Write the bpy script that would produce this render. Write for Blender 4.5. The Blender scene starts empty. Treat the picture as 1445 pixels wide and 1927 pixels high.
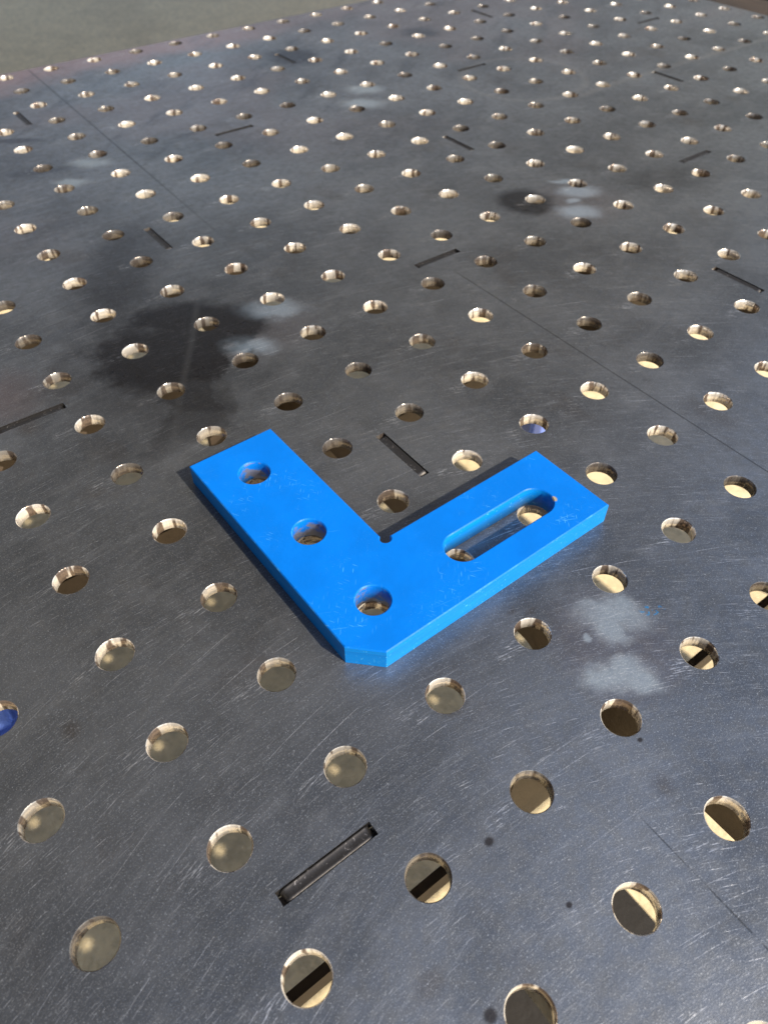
import bpy, bmesh, math, random
from mathutils import Vector, Matrix
random.seed(7)
S = 0.05                       # one hole pitch of the table in metres
sc = bpy.context.scene
C = sc.collection
R = math.radians

# ------------------------------------------------------------------ camera
cam_d = bpy.data.cameras.new('camera'); cam = bpy.data.objects.new('camera', cam_d); C.objects.link(cam)
cam.location = (0.750259*S, -1.134685*S, 5.53704*S)
cam.rotation_euler = (0.745013, -0.001214, -0.646681)
cam_d.sensor_fit = 'VERTICAL'; cam_d.sensor_height = 32.0; cam_d.sensor_width = 24.0
cam_d.lens = 1409.52/1927*32.0
cam_d.clip_start = 0.01; cam_d.clip_end = 400
cam_d.dof.use_dof = True; cam_d.dof.focus_distance = 0.33
cam_d.dof.aperture_fstop = cam_d.lens*0.001/0.0019
sc.camera = cam

# ------------------------------------------------------------------ daylight
SUN_EL, SUN_DIR = R(41), Vector((0.28, -0.95, 0)).normalized()
w = bpy.data.worlds.new("World"); sc.world = w; w.use_nodes = True
nt = w.node_tree; bg = nt.nodes['Background']
sky = nt.nodes.new('ShaderNodeTexSky'); sky.sky_type = 'NISHITA'; sky.sun_disc = False
sky.sun_elevation = SUN_EL; sky.sun_rotation = math.atan2(SUN_DIR.x, SUN_DIR.y)
nt.links.new(sky.outputs[0], bg.inputs[0]); bg.inputs[1].default_value = 0.15
sl = bpy.data.lights.new('sun', 'SUN'); so = bpy.data.objects.new('sun', sl); C.objects.link(so)
sl.energy = 5.0; sl.angle = R(0.53); sl.color = (1.0, 0.90, 0.74)
sdir = Vector((SUN_DIR.x*math.cos(SUN_EL), SUN_DIR.y*math.cos(SUN_EL), math.sin(SUN_EL)))
so.rotation_euler = sdir.to_track_quat('Z', 'Y').to_euler()
so.location = (0, 0, 5)
sc.view_settings.view_transform = 'Standard'; sc.view_settings.look = 'None'
sc.view_settings.exposure = 0.62; sc.view_settings.gamma = 1.0

# ------------------------------------------------------------------ helpers
def tag(o, label=None, cat=None, group=None, kind=None):
    for k, v in (('label', label), ('category', cat), ('group', group), ('kind', kind)):
        if v: o[k] = v
    return o
def empty(name, loc=(0,0,0)):
    o = bpy.data.objects.new(name, None); C.objects.link(o); o.location = loc; o.empty_display_size = .05; return o
def obj(name, bm, mats, parent=None, smooth=False):
    me = bpy.data.meshes.new(name)
    bmesh.ops.scale(bm, vec=(S,S,S), verts=bm.verts)
    bm.to_mesh(me); bm.free()
    for m in (mats if isinstance(mats, (list, tuple)) else [mats]): me.materials.append(m)
    o = bpy.data.objects.new(name, me); C.objects.link(o)
    if parent: o.parent = parent
    if smooth:
        for p in me.polygons: p.use_smooth = True
    return o
def box(bm, x0, x1, y0, y1, z0, z1, bev=0.0, mi=0):
    r = bmesh.ops.create_cube(bm, size=1)
    for v in r['verts']:
        v.co = Vector((x0+(v.co.x+.5)*(x1-x0), y0+(v.co.y+.5)*(y1-y0), z0+(v.co.z+.5)*(z1-z0)))
    es = list({e for v in r['verts'] for e in v.link_edges})
    for f in {f for v in r['verts'] for f in v.link_faces}: f.material_index = mi
    if bev: bmesh.ops.bevel(bm, geom=es, offset=bev, segments=2, affect='EDGES')

class N:                                  # small node-graph writer
    def __init__(s, name):
        s.m = bpy.data.materials.new(name); s.m.use_nodes = True; s.t = s.m.node_tree
        s.b = s.t.nodes['Principled BSDF']
        g = s.t.nodes.new('ShaderNodeTexCoord'); mp = s.node('ShaderNodeVectorMath', operation='SCALE')
        s.t.links.new(g.outputs['Object'], mp.inputs[0]); mp.inputs['Scale'].default_value = 1/S
        s.p = mp.outputs[0]               # object position in hole pitches
        sx = s.node('ShaderNodeSeparateXYZ'); s.t.links.new(s.p, sx.inputs[0]); s.x, s.y, s.z = sx.outputs
    def node(s, ty, **k):
        n = s.t.nodes.new(ty)
        for a, b in k.items(): setattr(n, a, b)
        return n
    def put(s, sock, v):
        if isinstance(v, bpy.types.NodeSocket): s.t.links.new(v, sock)
        else: sock.default_value = v
    def f(s, op, a, b=0.0, c=0.0, clamp=False):
        n = s.node('ShaderNodeMath', operation=op, use_clamp=clamp)
        s.put(n.inputs[0], a); s.put(n.inputs[1], b); s.put(n.inputs[2], c); return n.outputs[0]
    def add(s, a, b): return s.f('ADD', a, b)
    def sub(s, a, b): return s.f('SUBTRACT', a, b)
    def mul(s, a, b): return s.f('MULTIPLY', a, b)
    def mx(s, a, b): return s.f('MAXIMUM', a, b)
    def ss(s, v, a, b, lo=0.0, hi=1.0):   # smooth step a..b -> lo..hi
        n = s.node('ShaderNodeMapRange', interpolation_type='SMOOTHSTEP')
        s.put(n.inputs[0], v)
        for i, q in enumerate((a, b, lo, hi)): s.put(n.inputs[i+1], q)
        return n.outputs[0]
    def vec(s, x, y, z=0.0):
        n = s.node('ShaderNodeCombineXYZ')
        for i, q in enumerate((x, y, z)): s.put(n.inputs[i], q)
        return n.outputs[0]
    def noise(s, scale, vec=None, detail=3.0, rough=.55, dist=0.0, col=False):
        n = s.node('ShaderNodeTexNoise'); s.put(n.inputs['Vector'], vec if vec is not None else s.p)
        n.inputs['Scale'].default_value = scale; n.inputs['Detail'].default_value = detail
        n.inputs['Roughness'].default_value = rough; n.inputs['Distortion'].default_value = dist
        return n.outputs['Color' if col else 'Fac']
    def voro(s, scale, vec, feature='F1', out='Distance', rnd=1.0):
        n = s.node('ShaderNodeTexVoronoi', feature=feature); s.put(n.inputs['Vector'], vec)
        n.inputs['Scale'].default_value = scale; n.inputs['Randomness'].default_value = rnd
        return n.outputs[out]
    def mix(s, fac, a, b):
        n = s.node('ShaderNodeMix', data_type='RGBA'); s.put(n.inputs[0], fac)
        for i, q in ((6, a), (7, b)):
            s.put(n.inputs[i], (*q, 1.0) if isinstance(q, tuple) else q)
        return n.outputs[2]
    def blob(s, cx, cy, rx, ry, ang=0.0, edge=.25, P=None, wob=None):
        x, y = P or (s.x, s.y)
        ca, sa = math.cos(R(ang)), math.sin(R(ang))
        dx, dy = s.sub(x, cx), s.sub(y, cy)
        u = s.f('MULTIPLY_ADD', dx, ca/rx, s.mul(dy, sa/rx)); v = s.f('MULTIPLY_ADD', dx, -sa/ry, s.mul(dy, ca/ry))
        d = s.f('SQRT', s.f('MULTIPLY_ADD', u, u, s.mul(v, v)))
        if wob is not None: d = s.add(d, wob)
        return s.ss(d, 1+edge, 1-edge)
    def bump(s, h, strength, dist=S*.01, prev=None):
        n = s.node('ShaderNodeBump'); n.inputs['Strength'].default_value = strength; n.inputs['Distance'].default_value = dist
        s.put(n.inputs['Height'], h)
        if prev is not None: s.put(n.inputs['Normal'], prev)
        return n.outputs[0]
    def set(s, **k):
        for a, v in k.items():
            a = {'base':'Base Color','rough':'Roughness','metal':'Metallic','normal':'Normal','spec':'Specular IOR Level','coat':'Coat Weight','coatr':'Coat Roughness'}[a]
            s.put(s.b.inputs[a], (*v, 1.0) if isinstance(v, tuple) else v)
        return s.m

# ------------------------------------------------------------------ materials
def mat_tabletop():
    n = N('worn_steel_plate')
    # polar frame: every scratch lies on an arc about here, as sun glints would
    dx, dy = n.sub(n.x, 2.4), n.sub(n.y, -4.6)
    rr = n.f('SQRT', n.f('MULTIPLY_ADD', dx, dx, n.mul(dy, dy))); th = n.f('ARCTAN2', dx, dy)
    wig = n.noise(.8, detail=1.0)
    arc = n.mul(th, n.mx(rr, 2.0))
    def scr(seed, long, dens, wid, tilt=0.0, gate=(.45,.62), gs=.9):
        u = n.add(arc, n.add(n.mul(rr, tilt), seed*3.1)); v = n.add(rr, n.add(n.mul(arc, -tilt), seed*7.7+0.0))
        v = n.add(v, n.mul(wig, .05))
        vec = n.vec(n.mul(u, dens/long), n.mul(v, dens*1.0*1.0), seed)
        q = n.node('ShaderNodeTexVoronoi', voronoi_dimensions='2D', feature='F1'); n.put(q.inputs['Vector'], vec); q.inputs['Scale'].default_value = 1.0
        # distance inside the stretched cell space, flattened once more so the mark is a thin needle
        sub = n.node('ShaderNodeVectorMath', operation='SUBTRACT'); n.put(sub.inputs[0], vec); n.put(sub.inputs[1], q.outputs['Position'])
        sp = n.node('ShaderNodeSeparateXYZ'); n.put(sp.inputs[0], sub.outputs[0])
        a = n.mul(sp.outputs[0], 2.2); b = n.mul(sp.outputs[1], 1.0/wid)
        d = n.f('MULTIPLY_ADD', a, a, n.mul(b, b))
        m = n.ss(d, 1.0, .15)
        rnd = n.node('ShaderNodeSeparateColor'); n.put(rnd.inputs[0], q.outputs['Color'])
        m = n.mul(m, n.f('POWER', rnd.outputs[0], 4.6 if gate else 1.6))
        brk = n.noise(60, n.vec(n.mul(u, .5), n.mul(v, 1.0), seed), detail=1.0)
        m = n.mul(m, n.ss(brk, .34, .6, .25, 1.0))
        if gate: m = n.mul(m, n.ss(n.noise(gs, n.vec(n.x, n.y, seed*9.0), detail=2.0), *gate))
        return m
    s1 = scr(1, 9, 20, .06, .03, (.38,.62)); s2 = scr(2, 6, 34, .085, -.16, (.36,.6), 1.4)
    s3 = scr(3, 14, 10, .042, .14, (.42,.62)); s4 = scr(4, 4, 60, .13, .02, (.36,.62), 2.0)
    # wear on the left rims of the holes, where parts are dragged over the edge
    fx = n.sub(n.x, n.f('ROUND', n.x)); fy = n.sub(n.y, n.f('ROUND', n.y))
    cell = n.node('ShaderNodeTexWhiteNoise', noise_dimensions='2D'); n.put(cell.inputs['Vector'], n.vec(n.f('ROUND', n.x), n.f('ROUND', n.y)))
    hx, hy = n.mul(n.add(fx, .27), 1/.17), n.mul(n.sub(fy, .0), 1/.10)
    near = n.ss(n.f('SQRT', n.f('MULTIPLY_ADD', hx, hx, n.mul(hy, hy))), 1.3, .3)
    near = n.mul(near, n.ss(cell.outputs['Value'], .1, .6))
    h1 = scr(5, 5, 26, .16, .06, None); h2 = scr(6, 4, 40, .2, -.06, None)
    hole_scr = n.mul(near, n.mx(h1, h2))
    scratch_glint = n.f('ADD', n.mul(n.mx(n.mx(s1, s2), n.mx(n.mul(s3, .9), n.mul(s4, .7))), .75), n.mul(hole_scr, 1.0), clamp=True)
    fine = n.noise(85, n.vec(n.x, n.y), detail=2.0, rough=.7)
    grain_glint = n.mx(n.ss(fine, .56, .80), n.mul(n.ss(n.noise(42, n.vec(n.x, n.y, 6.), detail=3.0, rough=.7), .56, .8), .7))  # bright specks painted as sun glints off the steel grain
    mid = n.noise(9, detail=4.0, rough=.6); big = n.noise(.45, detail=4.0, rough=.55)
    arcs = n.noise(1.0, n.vec(n.mul(arc, 1.6), n.mul(rr, 16.0)), detail=5.0, rough=.7)
    brush = n.noise(3.0, n.vec(n.mul(n.add(n.x, n.mul(n.y, .25)), .35), n.mul(n.sub(n.y, n.mul(n.x, .25)), 1.4)), detail=5.0, rough=.6)
    cloud0 = n.noise(4.0, n.vec(n.x, n.y, 9.0), detail=3.0)
    # stains, at their own places on the plate
    wob = n.mul(n.sub(n.noise(2.2, detail=4.0), .5), .9); wob2 = n.mul(n.sub(n.noise(5.0, detail=3.0), .5), .35)
    B = lambda *a, **k: n.blob(*a, wob=k.pop('wob', wob), **k)
    warp = n.mul(n.sub(n.noise(1.3, n.vec(n.x, n.y, 2.2), detail=5.0, rough=.6), .5), 1.6)
    P1 = (n.add(n.x, warp), n.sub(n.y, n.mul(warp, .6)))
    oil = n.blob(3.05, 6.75, .62, .85, -25, .42, P1, wob2); oil = n.mx(oil, n.blob(3.95, 7.15, .85, .55, -35, .42, P1, wob2))
    oil = n.mx(oil, n.blob(3.6, 6.5, .7, .6, 30, .2, P1, wob2)); oil = n.mx(oil, n.mul(n.blob(3.2, 6.0, .9, .45, 50, .4, P1, wob), .85))
    oil = n.mx(oil, n.mul(n.blob(3.3, 6.6, 1.6, 1.1, 60, .6, P1, wob), .6)); oil = n.mx(oil, n.mul(n.blob(3.1, 5.5, .8, .45, 35, .6, P1, wob), .7))
    oil_and_streaks = B(9.8, 7.05, .42, .48, 0, .35); oil_and_streaks = n.mx(oil_and_streaks, B(10.7, 15.5, .55, .6, 0, .4)); oil_and_streaks = n.mx(oil_and_streaks, n.mul(B(14.2, 15.2, .45, .4, 0, .5), .8))
    oil_and_streaks = n.mx(oil_and_streaks, n.mul(B(4.0, 14.5, .5, .12, -30, .4), .7)); oil_and_streaks = n.mx(oil_and_streaks, n.mul(B(3.9, 12.9, .5, .12, -20, .5), .6))
    oil_and_streaks = n.mx(oil_and_streaks, n.mul(B(3.6, 8.9, .55, 1.5, -32, .6), .7))
    oil_and_streaks = n.mx(oil_and_streaks, n.mul(B(12.4, 6.2, 1.0, .35, -20, .7), .35))
    P2 = (n.add(n.x, n.mul(warp, .16)), n.sub(n.y, n.mul(n.sub(cloud0, .5), .35)))
    wp = n.noise(.9, n.vec(n.mul(n.add(n.mul(n.x, .8), n.mul(n.y, .6)), .45), n.mul(n.sub(n.mul(n.y, .8), n.mul(n.x, .6)), 2.2)), detail=4.0, rough=.6)  # far dark streaks painted to suggest blurred reflections
    oil_and_streaks = n.mx(oil_and_streaks, n.mul(n.mul(n.ss(wp, .54, .72), n.ss(n.y, 8, 13)), .5))
    pale = None
    for a in [(4.85,6.78,.37,.22,-35),(4.22,6.23,.30,.17,-40),(4.71,.71,.33,.17,-38),(4.60,.62,.16,.15,-38),(4.87,.74,.15,.12,-38),(4.34,.65,.045,.04,0),(4.29,.27,.28,.13,-38),(4.12,.36,.14,.11,-38),(4.38,.12,.16,.10,-38),(4.36,.31,.16,.13,-38),
              (10.77,6.78,.33,.2,-36),(10.24,6.27,.33,.2,-36),(10.85,7.2,.2,.1,-36),(10.45,6.6,.12,.08,0),(10.79,12.8,.36,.24,-36),(10.26,12.16,.4,.25,-36),(4.78,12.71,.33,.2,-36),(4.18,12.16,.28,.13,-36)]:
        q = n.blob(*a, edge=.62, P=P2, wob=wob2); pale = q if pale is None else n.mx(pale, q)
    halo = n.mul(n.mx(n.blob(4.5, .5, .5, .55, 0, .4, wob=wob2), n.mx(n.blob(10.5, 6.5, .7, .7, 0, .4, wob=wob2), n.blob(4.5, 6.5, .7, .6, 0, .4, wob=wob2))), .6)
    spots = None
    for a in [(2.5,-.075,.036,.03),(2.65,-.71,.022,.02),(3.97,-.215,.022,.018),(1.795,-.855,.042,.042)]:
        q = n.blob(*a, edge=.4, wob=wob2); spots = q if spots is None else n.mx(spots, q)
    smudge = n.mx(n.mul(B(3.83,-.55,.08,.08,0,.8), .5), n.mul(B(1.60,-.5,.09,.07,0,.7), .4))
    for a in [(.44,2.545,.07,.09),(1.42,6.33,.10,.10),(4.02,1.28,.05,.03),(4.15,1.18,.07,.03),(7.0,3.0,.15,.07)]: smudge = n.mx(smudge, n.mul(B(*a, 0, .7), .6))
    smudge = n.mx(smudge, n.mul(B(3.0,.9,.12,.08,0,.7), .8))
    smudge = n.mx(smudge, n.mul(n.ss(n.noise(1.1, n.vec(n.x, n.y, 4.0), detail=5.0), .57, .75), .45))
    rust = n.mul(n.ss(n.add(n.y, n.mul(n.sub(n.noise(.5, detail=3.), .5), 2.5)), 16.6, 17.8), n.ss(n.x, 13.0, 9.0, .35, 1.0))
    rust = n.mx(rust, n.mul(B(1.2, 7.1, .5, .5, 0, .7), .3)); rust = n.mx(rust, n.mul(n.ss(n.noise(.22, n.vec(n.x, n.y, 8.0)), .48, .62), n.ss(n.y, 9, 14, 0, .22)))
    # chalky ring drawn by a dragged part, far right
    rx, ry = n.mul(n.sub(n.x, 13.9), 1/1.35), n.mul(n.sub(n.y, 11.3), 1/1.3)
    rd = n.f('ABSOLUTE', n.sub(n.f('SQRT', n.f('MULTIPLY_ADD', rx, rx, n.mul(ry, ry))), 1.0))
    ring = n.mul(n.ss(rd, .10, .02), .25)
    tr = n.f('ABSOLUTE', n.sub(n.add(n.y, n.mul(n.sub(n.x, 14.0), -.02)), n.add(9.75, n.mul(n.f('SINE', n.mul(n.x, .5)), .12))))
    ring = n.mx(ring, n.mul(n.mul(n.ss(tr, .14, .03), n.ss(n.x, 13.6, 14.2)), .3))
    # thin dry streak across the oil patch
    st = n.f('ABSOLUTE', n.sub(n.sub(n.x, 2.85), n.add(n.mul(n.sub(n.y, 5.5), .62), n.mul(n.f('SINE', n.mul(n.y, 2.0)), .03))))
    streak = n.mul(n.mul(n.ss(st, .09, .0), n.ss(n.y, 5.0, 5.4)), n.ss(n.y, 7.9, 7.3))
    # scribed setting-out lines
    def line(ax, ay, bx, by, wd):
        t = n.sub(n.x, n.add(ax, n.mul(n.sub(n.y, ay), (bx-ax)/(by-ay))))
        lo, hi = min(ay, by), max(ay, by)
        m = n.mul(n.ss(n.f('ABSOLUTE', t), wd, wd*.45), n.mul(n.ss(n.y, lo, lo+.3), n.ss(n.y, hi, hi-.3)))
        return m
    scribe = n.mx(n.mul(line(5.57, 18.4, 5.30, 9.0, .024), n.ss(n.y, 9, 13, .3, .85)), n.mul(line(7.46, 6.2, 7.40, -2, .013), .85))
    scribe = n.mx(scribe, n.mul(n.mul(line(3.50, -.5, 3.48, -3, .009), n.ss(n.noise(9, n.vec(n.mul(n.x,.2), n.y)), .35, .55)), .8))
    # colour
    base = n.mix(n.ss(big, .35, .65), (.125,.132,.143), (.210,.221,.238))
    base = n.mix(n.ss(mid, .36, .7, 0, .35), base, (.09,.092,.095))
    cloud = n.noise(2.2, n.vec(n.x, n.y, 1.7), detail=6.0, rough=.62)
    base = n.mix(n.ss(cloud, .45, .75, 0, .28), base, (.31,.315,.325))
    base = n.mix(n.ss(brush, .5, .75, 0, .4), base, (.25,.255,.265))
    base = n.mix(n.ss(arcs, .5, .74, 0, .3), base, (.34,.35,.36))
    base = n.mix(n.ss(arcs, .48, .3, 0, .25), base, (.12,.12,.12))
    base = n.mix(n.mul(rust, .85), base, (.36,.235,.22))
    base = n.mix(smudge, base, (.10,.085,.075))
    base = n.mix(n.mul(halo, .5), base, (.21,.17,.17))
    base = n.mix(n.mul(oil_and_streaks, .92), base, (.032,.028,.028))
    base = n.mix(n.mul(oil, .93), base, (.030,.027,.028))
    base = n.mix(n.mul(n.mul(streak, oil), .22), base, (.2,.2,.2))
    pale_c = n.mix(n.ss(n.noise(30), .35, .7), (.25,.33,.40), (.30,.38,.46))
    base = n.mix(n.mul(n.mul(pale, n.ss(cloud0, .25, .6, .85, 1.0)), .48), base, pale_c)
    base = n.mix(ring, base, (.36,.34,.32))
    bl = n.mul(n.blob(5.03,.535,.10,.05,-25,.4,wob=wob2), n.ss(n.noise(26, n.vec(n.x,n.y,3.)), .55, .6))
    base = n.mix(n.mul(grain_glint, n.sub(1.0, n.mul(n.mx(oil, oil_and_streaks), .8))), base, (.56,.58,.60))
    base = n.mix(n.mul(n.mul(scratch_glint, n.sub(1.0, n.mul(oil, .6))), .95), base, (.80,.80,.82))  # glint of the scratches painted as a near-white base colour
    base = n.mix(spots, base, (.06,.055,.055)); base = n.mix(n.mul(scribe, .75), base, (.04,.04,.04))
    base = n.mix(bl, base, (.02,.30,.62))
    rough = n.add(n.ss(mid, .3, .7, .33, .43), n.mul(grain_glint, .1))
    rough = n.sub(rough, n.mul(n.mx(oil, oil_and_streaks), .06)); rough = n.add(rough, n.mul(pale, .15))
    hgt = n.add(n.mul(fine, .6), n.mul(n.noise(30, detail=3.0), .4))
    nm = n.bump(hgt, .22, S*.012); nm = n.bump(n.noise(1.2, detail=2.0), .25, S*.03, nm)
    nm = n.bump(n.sub(1.0, n.mx(n.mul(scratch_glint, .35), scribe)), .3, S*.004, nm)
    return n.set(base=base, metal=n.sub(.83, n.mul(pale, .2)), rough=rough, normal=nm)

def mat_cut():
    n = N('laser_cut_edge')
    th = n.f('ARCTAN2', n.sub(n.x, n.f('ROUND', n.x)), n.sub(n.y, n.f('ROUND', n.y)))
    off = n.f('ADD', n.f('ROUND', n.x), n.mul(n.f('ROUND', n.y), 7.3))
    stri = n.noise(2.6, n.vec(n.mul(th, 1.0), n.mul(n.z, .6), off), detail=1.5)
    nm = n.bump(stri, .4, S*.05)
    drag = n.noise(1.4, n.vec(n.mul(th, 1.0), n.mul(n.z, 1.2), off), detail=2.0)
    base = n.mix(n.ss(drag, .5, .56), (.74,.68,.60), (.16,.12,.095))
    wn = n.node('ShaderNodeTexWhiteNoise', noise_dimensions='1D'); n.put(wn.inputs['W'], off)
    base = n.mix(n.ss(wn.outputs['Value'], .3, .95, 0, .9), base, (.10,.085,.075))
    return n.set(base=base, metal=.5, rough=n.ss(n.noise(5), .3, .7, .14, .30), normal=nm)

def mat_rib():
    n = N('rib_steel')
    base = n.mix(n.ss(n.noise(1.5, detail=4.), .35, .7), (.10,.075,.055), (.055,.04,.03))
    return n.set(base=base, metal=.35, rough=.5, normal=n.bump(n.noise(12), .3))

def mat_tab():
    n = N('tab_end_steel')
    st = n.noise(30, n.vec(n.x, n.mul(n.y, .25), n.mul(n.z, .3)), detail=2.0)
    base = n.mix(n.ss(n.noise(34), .64, .74), (.075,.07,.068), (.38,.35,.33))
    return n.set(base=base, metal=.9, rough=.5, normal=n.bump(st, .35, S*.01))

def mat_paint(bare=False):
    n = N('blue_paint_worn' if bare else 'blue_paint')
    # fine chips and scratches in the paint
    def needles(seed, ang, long, dens, wid, lo=.6):
        ca, sa = math.cos(R(ang)), math.sin(R(ang))
        u = n.f('MULTIPLY_ADD', n.x, ca, n.mul(n.y, sa)); v = n.f('MULTIPLY_ADD', n.x, -sa, n.mul(n.y, ca))
        vec = n.vec(n.add(n.mul(u, dens/long), seed*5.3), n.mul(v, dens))
        q = n.node('ShaderNodeTexVoronoi', voronoi_dimensions='2D', feature='F1'); n.put(q.inputs['Vector'], vec); q.inputs['Scale'].default_value = 1.0
        sub = n.node('ShaderNodeVectorMath', operation='SUBTRACT'); n.put(sub.inputs[0], vec); n.put(sub.inputs[1], q.outputs['Position'])
        sp = n.node('ShaderNodeSeparateXYZ'); n.put(sp.inputs[0], sub.outputs[0])
        a = n.mul(sp.outputs[0], 2.4); b = n.mul(sp.outputs[1], 1.0/wid)
        rnd = n.node('ShaderNodeSeparateColor'); n.put(rnd.inputs[0], q.outputs['Color'])
        return n.mul(n.ss(n.f('MULTIPLY_ADD', a, a, n.mul(b, b)), 1.0, .3), n.ss(rnd.outputs[1], lo, lo+.3))
    patch = n.ss(n.noise(2.3, n.vec(n.x, n.y, 5.0), detail=3.0), .48, .72, 0, .8)
    sc_ = n.mx(n.mx(needles(1, -28, 5, 22, .06, .78), needles(2, 50, 3, 34, .13, .7)), n.mx(needles(3, -60, 3, 38, .14, .7), needles(4, -10, 5, 12, .035, .8)))
    sc_ = n.mul(sc_, patch)
    dust = n.mul(n.ss(n.noise(70, n.vec(n.x, n.y), detail=2., rough=.7), .62, .74), n.ss(n.noise(3.0, detail=3.), .42, .7))
    base = n.mix(n.ss(n.noise(2.0, detail=3.), .35, .65), (.0008,.128,.51), (.0008,.142,.57))
    base = n.mix(n.f('ADD', n.mul(sc_, .55), n.mul(dust, .35), clamp=True), base, (.14,.52,.80))
    gn = n.node('ShaderNodeNewGeometry'); nz = n.node('ShaderNodeSeparateXYZ'); n.put(nz.inputs[0], gn.outputs['True Normal'])
    edge_w = n.mul(n.mul(n.ss(nz.outputs[2], .95, .85), n.ss(nz.outputs[2], .3, .5)), n.ss(n.noise(5, detail=5., rough=.75), .5, .68))
    base = n.mix(n.mul(edge_w, .45), base, (.08,.34,.55))
    chip = n.blob(2.612, .375, .034, .022, 70, .3, wob=n.mul(n.sub(n.noise(20), .5), .6)); base = n.mix(chip, base, (.30,.25,.18))
    metal = 0.0; rough = .42
    if bare:
        g = n.ss(n.add(n.noise(5.5, n.vec(n.mul(n.x, 1.), n.y, n.mul(n.z, 2.)), detail=5., rough=.65), n.mul(n.z, .35)), .58, .48)
        base = n.mix(n.mul(g, .8), base, (.20,.20,.24)); metal = n.mul(g, .4); rough = n.ss(g, 0, 1, .42, .38)
    nm = n.bump(n.noise(28, detail=2.), .12, S*.01); nm = n.bump(n.noise(3.5, detail=3.), .2, S*.02, nm); nm = n.bump(n.sub(1., sc_), .4, S*.004, nm)
    if bare: nm = n.bump(n.noise(14, n.vec(n.mul(n.f('ARCTAN2', n.x, n.y), 5.), n.mul(n.z, .3)), detail=2.), .3, S*.01, nm)
    return n.set(base=base, rough=rough, metal=metal, normal=nm, spec=.16)

def mat_paint_edge():
    n = N('blue_paint_sunlit_edge')  # painted lighter than the top to carry the sun on the front side
    lay = n.noise(9, n.vec(n.mul(n.add(n.x, n.y), .12), 0.0, n.mul(n.z, 5.)), detail=3.)
    base = n.mix(n.ss(lay, .35, .7), (.001,.17,.54), (.002,.20,.60))
    chips = n.mul(n.ss(n.noise(34, detail=2.), .64, .7), .6)
    base = n.mix(chips, base, (.12,.45,.70))
    return n.set(base=base, rough=.45, normal=n.bump(lay, .35, S*.01), spec=.16)

def mat_concrete():
    n = N('concrete_floor')
    a = n.noise(.35, detail=6., rough=.6); b = n.noise(2.8, detail=5., rough=.65); c = n.noise(14, detail=3.)
    base = n.mix(n.ss(a, .3, .7), (.70,.565,.34), (.80,.65,.40))
    base = n.mix(n.ss(b, .40, .62, 0, .7), base, (.48,.39,.24))
    base = n.mix(n.ss(c, .5, .72, 0, .5), base, (.76,.68,.51))
    st = n.ss(n.noise(.08, n.vec(n.x, n.y, 3.), detail=3.), .52, .62, 0, .2)
    base = n.mix(st, base, (.30,.24,.16))
    return n.set(base=base, rough=.75, normal=n.bump(n.add(b, n.mul(c, .3)), .5, S*.08))

def mat_wood():
    n = N('dark_weathered_wood')
    g = n.noise(2.2, n.vec(n.mul(n.x, 3.), n.mul(n.y, .25), n.mul(n.z, 3.)), detail=6., rough=.7)
    return n.set(base=n.mix(n.ss(g, .3, .7), (.014,.009,.006), (.05,.032,.02)), rough=.8, normal=n.bump(g, .5, S*.05))

def mat_flat(name, col, rough=.5, metal=0.0, var=.25, sc_=3.):
    n = N(name)
    g = n.noise(sc_, detail=5.)
    return n.set(base=n.mix(g, tuple(c*(1-var) for c in col), tuple(min(1, c*(1+var)) for c in col)), rough=rough, metal=metal, normal=n.bump(g, .3, S*.05))

M_TOP, M_CUT, M_RIB, M_TAB = mat_tabletop(), mat_cut(), mat_rib(), mat_tab()
M_PAINT, M_BORE, M_EDGE = mat_paint(), mat_paint(True), mat_paint_edge()
M_FLOOR, M_WOOD = mat_concrete(), mat_wood()
M_LEG = mat_flat('blue_leg_paint', (.14,.22,.60), .4)
M_CEIL = mat_flat('roof_lining', (.13,.125,.12), .8)
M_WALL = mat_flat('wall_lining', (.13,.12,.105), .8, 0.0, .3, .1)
M_BOX = mat_flat('brown_box_steel', (.013,.010,.008), .6, .0)
M_DARK = mat_flat('dark_side_wall', (.035,.033,.03), .8, 0.0, .3, .1)  # unseen wall, near black to darken hole walls and the plate's left face
M_TUBE = mat_flat('brown_tube_steel', (.16,.12,.09), .5, .3)

# ------------------------------------------------------------------ floor
FZ = -17.0
bm = bmesh.new()
vs = [bm.verts.new(v) for v in ((-1500,-1500,FZ),(1500,-1500,FZ),(1500,1500,FZ),(-1500,1500,FZ))]; bm.faces.new(vs)
tag(obj('floor', bm, M_FLOOR), kind='structure')

# ------------------------------------------------------------------ unseen workshop roof and walls, placed for the table's shade and reflections
bm = bmesh.new(); nx, ny = .2, -.98
def edge(x): return (-9.5-nx*x)/ny
prof = [(-25, edge(-25)), (150, edge(150)), (150, 78), (-25, 78)]
lo_ = [bm.verts.new((x, y, 30)) for x, y in prof]; hi_ = [bm.verts.new((x, y, 33)) for x, y in prof]
bm.faces.new(list(reversed(lo_))); bm.faces.new(hi_)
for k in range(4): bm.faces.new((lo_[k], lo_[(k+1) % 4], hi_[(k+1) % 4], hi_[k]))
tag(obj('unseen_roof', bm, M_CEIL), kind='structure')
for (x0, x1, y0, y1) in ((-27, -25.1, -40, 78), (-120, 46, 150.1, 152), (54, 62, 150.1, 152), (80, 260, 150.1, 152)):  # side wall dims the left; rear panels gapped to streak the reflections
    bm = bmesh.new(); box(bm, x0, x1, y0, y1, FZ-.5, 29.9 if y0 < 0 else 34); tag(obj('unseen_wall', bm, M_DARK if y0 < 0 else M_WALL), kind='structure')

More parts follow.
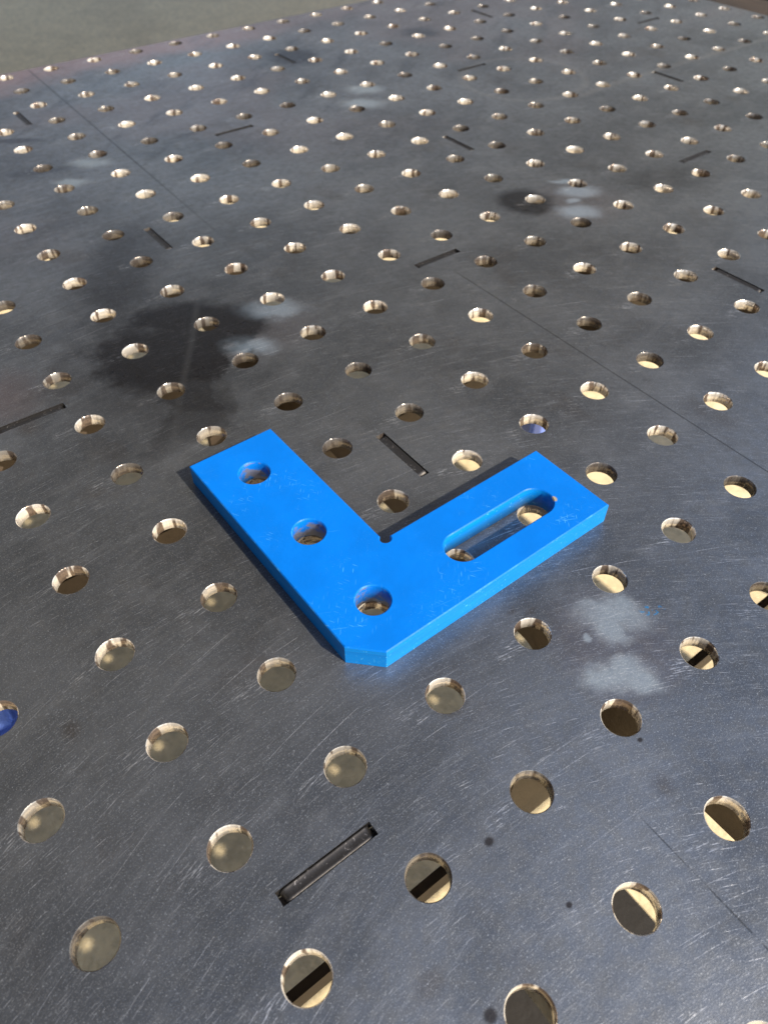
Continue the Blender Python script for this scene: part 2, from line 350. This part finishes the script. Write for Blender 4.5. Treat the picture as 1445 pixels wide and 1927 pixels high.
# ------------------------------------------------------------------ fixture table
X0, X1, Y0, Y1 = -4, 22, -12, 18            # hole columns and rows
EX, EY = 22.30, 18.28                       # far edges of the plate
T = 0.135                                   # plate thickness
HR = 0.158
SW, SL = 0.056, 0.40                        # slot half width / half length
slots = []
for a in range(-2, 8):
    for b in range(-5, 7):
        if (a+b) % 2 == 0:
            cx, cy = 1.5+3*a, .5+3*b
            if X0 < cx < X1-1 and Y0 < cy < Y1-1: slots.append((cx, cy, a % 2 == 0))
def perimeter(i, j):
    """cell outline round hole (i,j), relative, counter-clockwise, with slot notches"""
    l, r, d, u = -.5, .5, -.5, .5
    if i == X1: r = EX-i
    if j == Y1: u = EY-j
    pts = []
    for (sx, sy, x, y) in ((1,1,r,u),(-1,1,l,u),(-1,-1,l,d),(1,-1,r,d)):
        hit = None
        for (cx, cy, hor) in slots:
            if abs(cx-(i+sx*.5)) < .1 and abs(cy-(j+sy*.5)) < .1: hit = hor
        if hit is None: pts.append((x, y)); continue
        hx, hy = (SL, SW) if hit else (SW, SL)
        if hit is not None and False: pass
        A = (x-sx*hx, y); Bc = (x-sx*hx, y-sy*hy); Cc = (x, y-sy*hy)
        seq = [A, Bc, Cc]
        if sx*sy > 0: seq = [Cc, Bc, A]
        pts += seq
    return pts
def ray(poly, a):
    dx, dy = math.cos(a), math.sin(a); best = None
    for k in range(len(poly)):
        (x1, y1), (x2, y2) = poly[k], poly[(k+1) % len(poly)]
        ex, ey = x2-x1, y2-y1; den = dx*ey-dy*ex
        if abs(den) < 1e-12: continue
        t = (x1*ey-y1*ex)/den; s_ = (x1*dy-y1*dx)/den
        if t > 0 and -1e-9 <= s_ <= 1+1e-9 and (best is None or t < best): best = t
    return (best*dx, best*dy)
def build_top():
    V, F, MI = [], [], []
    for i in range(X0, X1+1):
        for j in range(Y0, Y1+1):
            poly = perimeter(i, j)
            fine = (i-2)**2+(j-1)**2 < 60
            n = 48 if fine else 24
            ang = [2*math.pi*k/n for k in range(n)]
            rows = [(a, ray(poly, a)) for a in ang if all(abs((a-math.atan2(q[1], q[0])+math.pi) % (2*math.pi)-math.pi) > .02 for q in poly)]
            rows += [(math.atan2(q[1], q[0]) % (2*math.pi), q) for q in poly]
            rows.sort(key=lambda r: r[0])
            m = len(rows); b0 = len(V); ch = .008
            sq = random.uniform(-.002, .002)
            for z, mode in ((0, 'p'), (0, HR+ch+sq), (-ch, HR+sq), (-T+.004, HR-.001+sq), (-T, HR+.004), (-T, 'p')):
                for a, q in rows:
                    if mode == 'p': V.append((i+q[0], j+q[1], z))
                    else: V.append((i+math.cos(a)*mode, j+math.sin(a)*mode, z))
            for L in range(5):
                for k in range(m):
                    k2 = (k+1) % m
                    F.append((b0+L*m+k, b0+L*m+k2, b0+(L+1)*m+k2, b0+(L+1)*m+k)); MI.append(0 if L in (0, 4) else 1)
    # slot walls and outer edges
    def wall(p, q, mi=1):
        b0 = len(V); V.extend([(p[0],p[1],0),(q[0],q[1],0),(q[0],q[1],-T),(p[0],p[1],-T)]); F.append((b0,b0+3,b0+2,b0+1)); MI.append(mi)
    for (cx, cy, hor) in slots:
        hx, hy = (SL, SW) if hor else (SW, SL)
        c = [(cx-hx,cy-hy),(cx+hx,cy-hy),(cx+hx,cy+hy),(cx-hx,cy+hy)]
        for k in range(4): wall(c[(k+1) % 4], c[k], 1 if (k % 2 == 1) == hor else 2)
    c = [(X0-.5,Y0-.5),(EX,Y0-.5),(EX,EY),(X0-.5,EY)]
    for k in range(4): wall(c[k], c[(k+1) % 4])
    me = bpy.data.meshes.new('tabletop')
    me.from_pydata([(x*S, y*S, z*S) for x, y, z in V], [], F)
    me.materials.append(M_TOP); me.materials.append(M_CUT); me.materials.append(M_TAB)
    me.polygons.foreach_set('material_index', MI)
    me.polygons.foreach_set('use_smooth', [m == 1 for m in MI])
    bm = bmesh.new(); bm.from_mesh(me); bmesh.ops.remove_doubles(bm, verts=bm.verts, dist=1e-6)
    for e in bm.edges:
        if len(e.link_faces) == 2 and e.link_faces[0].material_index != e.link_faces[1].material_index: e.smooth = False
    bm.to_mesh(me); bm.free(); me.update()
    return me
table = tag(empty('fixture_table', (0, 0, FZ*S)), 'grey steel welding fixture table with rows of round holes under the blue angle plate', 'table')
def tpart(name, bm, m, smooth=False):
    o = obj(name, bm, m, None, smooth); o.parent = table; o.location = (0, 0, -FZ*S); return o
top = bpy.data.objects.new('tabletop', build_top()); C.objects.link(top); top.parent = table; top.location = (0, 0, -FZ*S)

def tab_mesh(var):
    rnd = random.Random(var)
    bm = bmesh.new(); hl, hw = SL-.030, SW-.005; nx = 28; sec = [(-1,-.40),(-.97,-.02),(-.86,.0),(-.5,-.008),(-.1,-.014),(.35,-.015),(.75,-.010),(.93,-.001),(.98,-.03),(1,-.40)]
    rings = []
    for k in range(nx+1):
        x = -hl+2*hl*k/nx
        en = .03 if k in (0, nx) else 0
        rings.append([bm.verts.new((x+(rnd.uniform(-.006,.012) if k in (0, nx) else 0), hw*s_, -.008+z*.5-en*(1-abs(s_)*.3)+rnd.uniform(-.0015,.0015))) for s_, z in sec])
    for a, b in zip(rings, rings[1:]):
        for q in range(len(sec)-1): bm.faces.new((a[q], b[q], b[q+1], a[q+1]))
    bm.faces.new(rings[0]); bm.faces.new(list(reversed(rings[-1])))
    bmesh.ops.recalc_face_normals(bm, faces=bm.faces)
    return bm
tabs = [obj('slot_tab', tab_mesh(v), M_TAB, None, True) for v in range(1)]
first = True
for (cx, cy, hor) in slots:
    if not (-1 < cx < 20 and -1 < cy < 17): continue
    o = tabs[0] if first else tabs[0].copy()
    if not first: C.objects.link(o)
    first = False
    o.parent = table; o.location = (cx*S, cy*S, -FZ*S); o.rotation_euler = (0, 0, 0 if hor else R(90))

def rib(along_x, pos, lo, hi, start):
    """upright plate under the top with a wide rounded window in every bay"""
    bm = bmesh.new(); z0, z1 = -T-.004, -3.0; th = .05
    def P(s_, t_, z): return (s_, pos+t_, z) if along_x else (pos+t_, s_, z)
    s0 = start
    bays = []
    while s0 < hi: bays.append((max(s0, lo), min(s0+6, hi))); s0 += 6
    for (a, b) in bays:
        if b-a < 1.5:
            loops = None
        outer = [(a, z1), (b, z1), (b, z0), (a, z0)]
        w0, w1 = a+.62, b-1.0; zt, zb, rc = -.95, -2.62, .3
        cx, cz = (w0+w1)/2, (zt+zb)/2
        if w1-w0 > .8:
            inner = []
            for (qx, qz, st_) in ((w1-rc, zt-rc, 0), (w0+rc, zt-rc, 90), (w0+rc, zb+rc, 180), (w1-rc, zb+rc, 270)):
                for k in range(7):
                    t = R(st_+15*k); inner.append((qx+rc*math.cos(t), qz+rc*math.sin(t)))
            op = [(x-cx, z-cz) for x, z in outer]
            o2 = []
            for (x, z) in inner:
                q = ray(op, math.atan2(z-cz, x-cx)); o2.append((q[0]+cx, q[1]+cz))
            # make sure the four corners are hit
            for corner in outer:
                k = min(range(len(o2)), key=lambda k: (o2[k][0]-corner[0])**2+(o2[k][1]-corner[1])**2); o2[k] = corner
            vi = {}
            for side in (-th, th):
                vi[side] = ([bm.verts.new(P(x, side, z)) for x, z in o2], [bm.verts.new(P(x, side, z)) for x, z in inner])
            m = len(inner)
            for k in range(m):
                k2 = (k+1) % m
                for side in (-th, th):
                    A, Bv = vi[side]; bm.faces.new((A[k], A[k2], Bv[k2], Bv[k]))
                bm.faces.new((vi[-th][1][k], vi[-th][1][k2], vi[th][1][k2], vi[th][1][k]))
                bm.faces.new((vi[-th][0][k], vi[-th][0][k2], vi[th][0][k2], vi[th][0][k]))
        else:
            x0_, y0_, _ = P(a, -th, 0); x1_, y1_, _ = P(b, th, 0)
            box(bm, x0_, x1_, y0_, y1_, z1, z0)
    bmesh.ops.recalc_face_normals(bm, faces=bm.faces)
    return tpart('rib', bm, M_RIB)
for y in (-5.5, .5, 6.5, 12.5): rib(True, y, X0-.3, EX-.2, -7.5+3.0-3.0)
for x in (-1.5, 4.5, 10.5, 16.5): rib(False, x, Y0-.3, EY-.2, -17.5)
# rim skirt, legs
bm = bmesh.new()
for (a, b, c_, d) in ((X0-.45, EX-.05, EY-.16, EY-.06), (X0-.45, EX-.05, Y0-.44, Y0-.34)): box(bm, a, b, c_, d, -3.0, -T-.004)
for (a, b) in ((EX-.16, EX-.06), (X0-.44, X0-.34)): box(bm, a, b, Y0-.33, EY-.17, -3.0, -T-.004)
tpart('side_skirt', bm, M_RIB)
for (x, y) in ((20.6, 14.7), (-2.6, 15.6), (-2.6, -10.9), (20.6, -10.9)):
    bm = bmesh.new(); box(bm, x-.8, x+.8, y-.8, y+.8, FZ+.5, -3.02, .1); box(bm, x-1.2, x+1.2, y-1.2, y+1.2, FZ+.02, FZ+.49, .05)
    tpart('leg', bm, M_LEG)

# ------------------------------------------------------------------ blue angle plate
BH = .24
def arc(cx, cy, r, a0, a1, n): return [(cx+r*math.cos(R(a0+(a1-a0)*k/n)), cy+r*math.sin(R(a0+(a1-a0)*k/n))) for k in range(n+1)]
# the dog-bone relief in the inner corner, walked clockwise from the arm to the leg
outline = [(.245, 0), (2.975, 0), (2.975, .985)] + arc(.992, .985, .055, 0, -241, 18) + [(.965, 2.965), (0.0, 2.965), (0.0, .25)]
holes = [arc(.475, y, .158, 0, 360, 40)[:-1] for y in (.488, 1.485, 2.48)]
sl_ = arc(2.445, .462, .172, -90, 90, 18) + arc(1.49, .462+.008, .172, 90, 270, 18)
loops = [outline] + holes + [sl_]
from mathutils.geometry import delaunay_2d_cdt
def plate(loops, z0, z1, bev=.010):
    bm = bmesh.new()
    def inset(lp, d, inner):
        # offset towards the material, corners kept crisp
        n = len(lp); out = []
        area = sum(lp[k][0]*lp[(k+1)%n][1]-lp[(k+1)%n][0]*lp[k][1] for k in range(n))
        sg = 1 if area > 0 else -1
        if inner: sg = -sg
        for k in range(n):
            p0, p1, p2 = Vector(lp[k-1]), Vector(lp[k]), Vector(lp[(k+1) % n])
            e1, e2 = (p1-p0).normalized(), (p2-p1).normalized()
            n1, n2 = Vector((-e1.y, e1.x))*sg, Vector((-e2.y, e2.x))*sg
            m = (n1+n2); m = m.normalized() if m.length > 1e-6 else n1
            out.append(tuple(p1+m*d/max(.5, m.dot(n1))))
        return out
    L0 = [(lp, k) for k, lp in enumerate(loops)]
    capt = [inset(lp, bev, k > 0) for k, lp in enumerate(loops)]
    def cap(lps, z, flip):
        pts, edges = [], []
        for lp in lps:
            b = len(pts); pts += [Vector(p) for p in lp]; edges += [(b+k, b+(k+1) % len(lp)) for k in range(len(lp))]
        vo, eo, fo, _, _, _ = delaunay_2d_cdt(pts, edges, [], 0, 1e-6)
        def inside(x, y, lp):
            c = False; n = len(lp)
            for k in range(n):
                (xa, ya), (xb, yb) = lp[k], lp[(k+1) % n]
                if (ya > y) != (yb > y) and x < (xb-xa)*(y-ya)/(yb-ya)+xa: c = not c
            return c
        vv = [bm.verts.new((p.x, p.y, z)) for p in vo]
        for f in fo:
            c = sum((vo[i] for i in f), Vector((0, 0)))/len(f)
            if inside(c.x, c.y, lps[0]) and not any(inside(c.x, c.y, q) for q in lps[1:]):
                fc = bm.faces.new([vv[i] for i in (reversed(f) if flip else f)]); fc.material_index = 0
    cap(capt, z1, False); cap(loops, z0, True)
    for k, lp in enumerate(loops):
        n = len(lp)
        top_ = [bm.verts.new((*p, z1)) for p in capt[k]]
        shoulder = [bm.verts.new((*p, z1-bev)) for p in lp]; bot = [bm.verts.new((*p, z0)) for p in lp]
        for i in range(n):
            j = (i+1) % n
            a = bm.faces.new((top_[i], top_[j], shoulder[j], shoulder[i])); a.material_index = 0
            b = bm.faces.new((shoulder[i], shoulder[j], bot[j], bot[i])); b.material_index = 1 if k in (0, 4) else 2
            if k > 0: b.smooth = True
            elif n > 8 and 3 <= i < 3+18: b.smooth = True
    bmesh.ops.remove_doubles(bm, verts=bm.verts, dist=1e-5)
    bmesh.ops.recalc_face_normals(bm, faces=bm.faces)
    return bm
pl = obj('angle_plate', plate(loops, 0.002, BH), [M_PAINT, M_EDGE, M_BORE])
for e in pl.data.edges: pass
pl.location = (2.528*S, 1.497*S, 0); pl.rotation_euler = (0, 0, R(.55))
tag(pl, 'flat bright blue L-shaped angle plate with three round holes and one long slot', 'angle plate')

# ------------------------------------------------------------------ dark timber beyond the right edge
b = tag(empty('timber_stack', (26*S, 9*S, FZ*S)), 'dark brown weathered timber boards beside the far right edge of the steel table', 'timber')
for k in range(4):
    bm = bmesh.new(); box(bm, -3.3+k*1.72, -1.66+k*1.72, -9, 11, -FZ-1.9+random.uniform(-.08,.08), -FZ-1.0, .06)
    o = obj('board', bm, M_WOOD, b)
for (x, y) in ((-2.6,-7.5),(2.6,-7.5),(-2.6,9.5),(2.6,9.5)):
    bm = bmesh.new(); box(bm, x-.5, x+.5, y-.5, y+.5, .01, -FZ-2.02, .05); obj('leg', bm, M_WOOD, b)

# ------------------------------------------------------------------ steel boxes on the floor, glimpsed through the near holes
for (x, y, sx, sy, lab) in ((2.35, -2.5, 6.7, 5.0, 'larger dark brown steel box on the floor below the bottom-centre hole'),
                            (7.95, -2.5, 2.9, 5.0, 'narrow dark brown steel box on the floor below the bottom-right holes')):
    e = tag(empty('steel_box', (x*S, y*S, FZ*S)), lab, 'box', 'steel boxes on the floor under the table')
    bm = bmesh.new(); box(bm, -sx/2, sx/2, -sy/2, sy/2, .03, 1.2, .08); obj('body', bm, M_BOX, e)
    bm = bmesh.new(); box(bm, -sx/2-.06, sx/2+.06, -sy/2-.06, sy/2+.06, 1.21, 1.5, .08); obj('lid', bm, M_BOX, e)
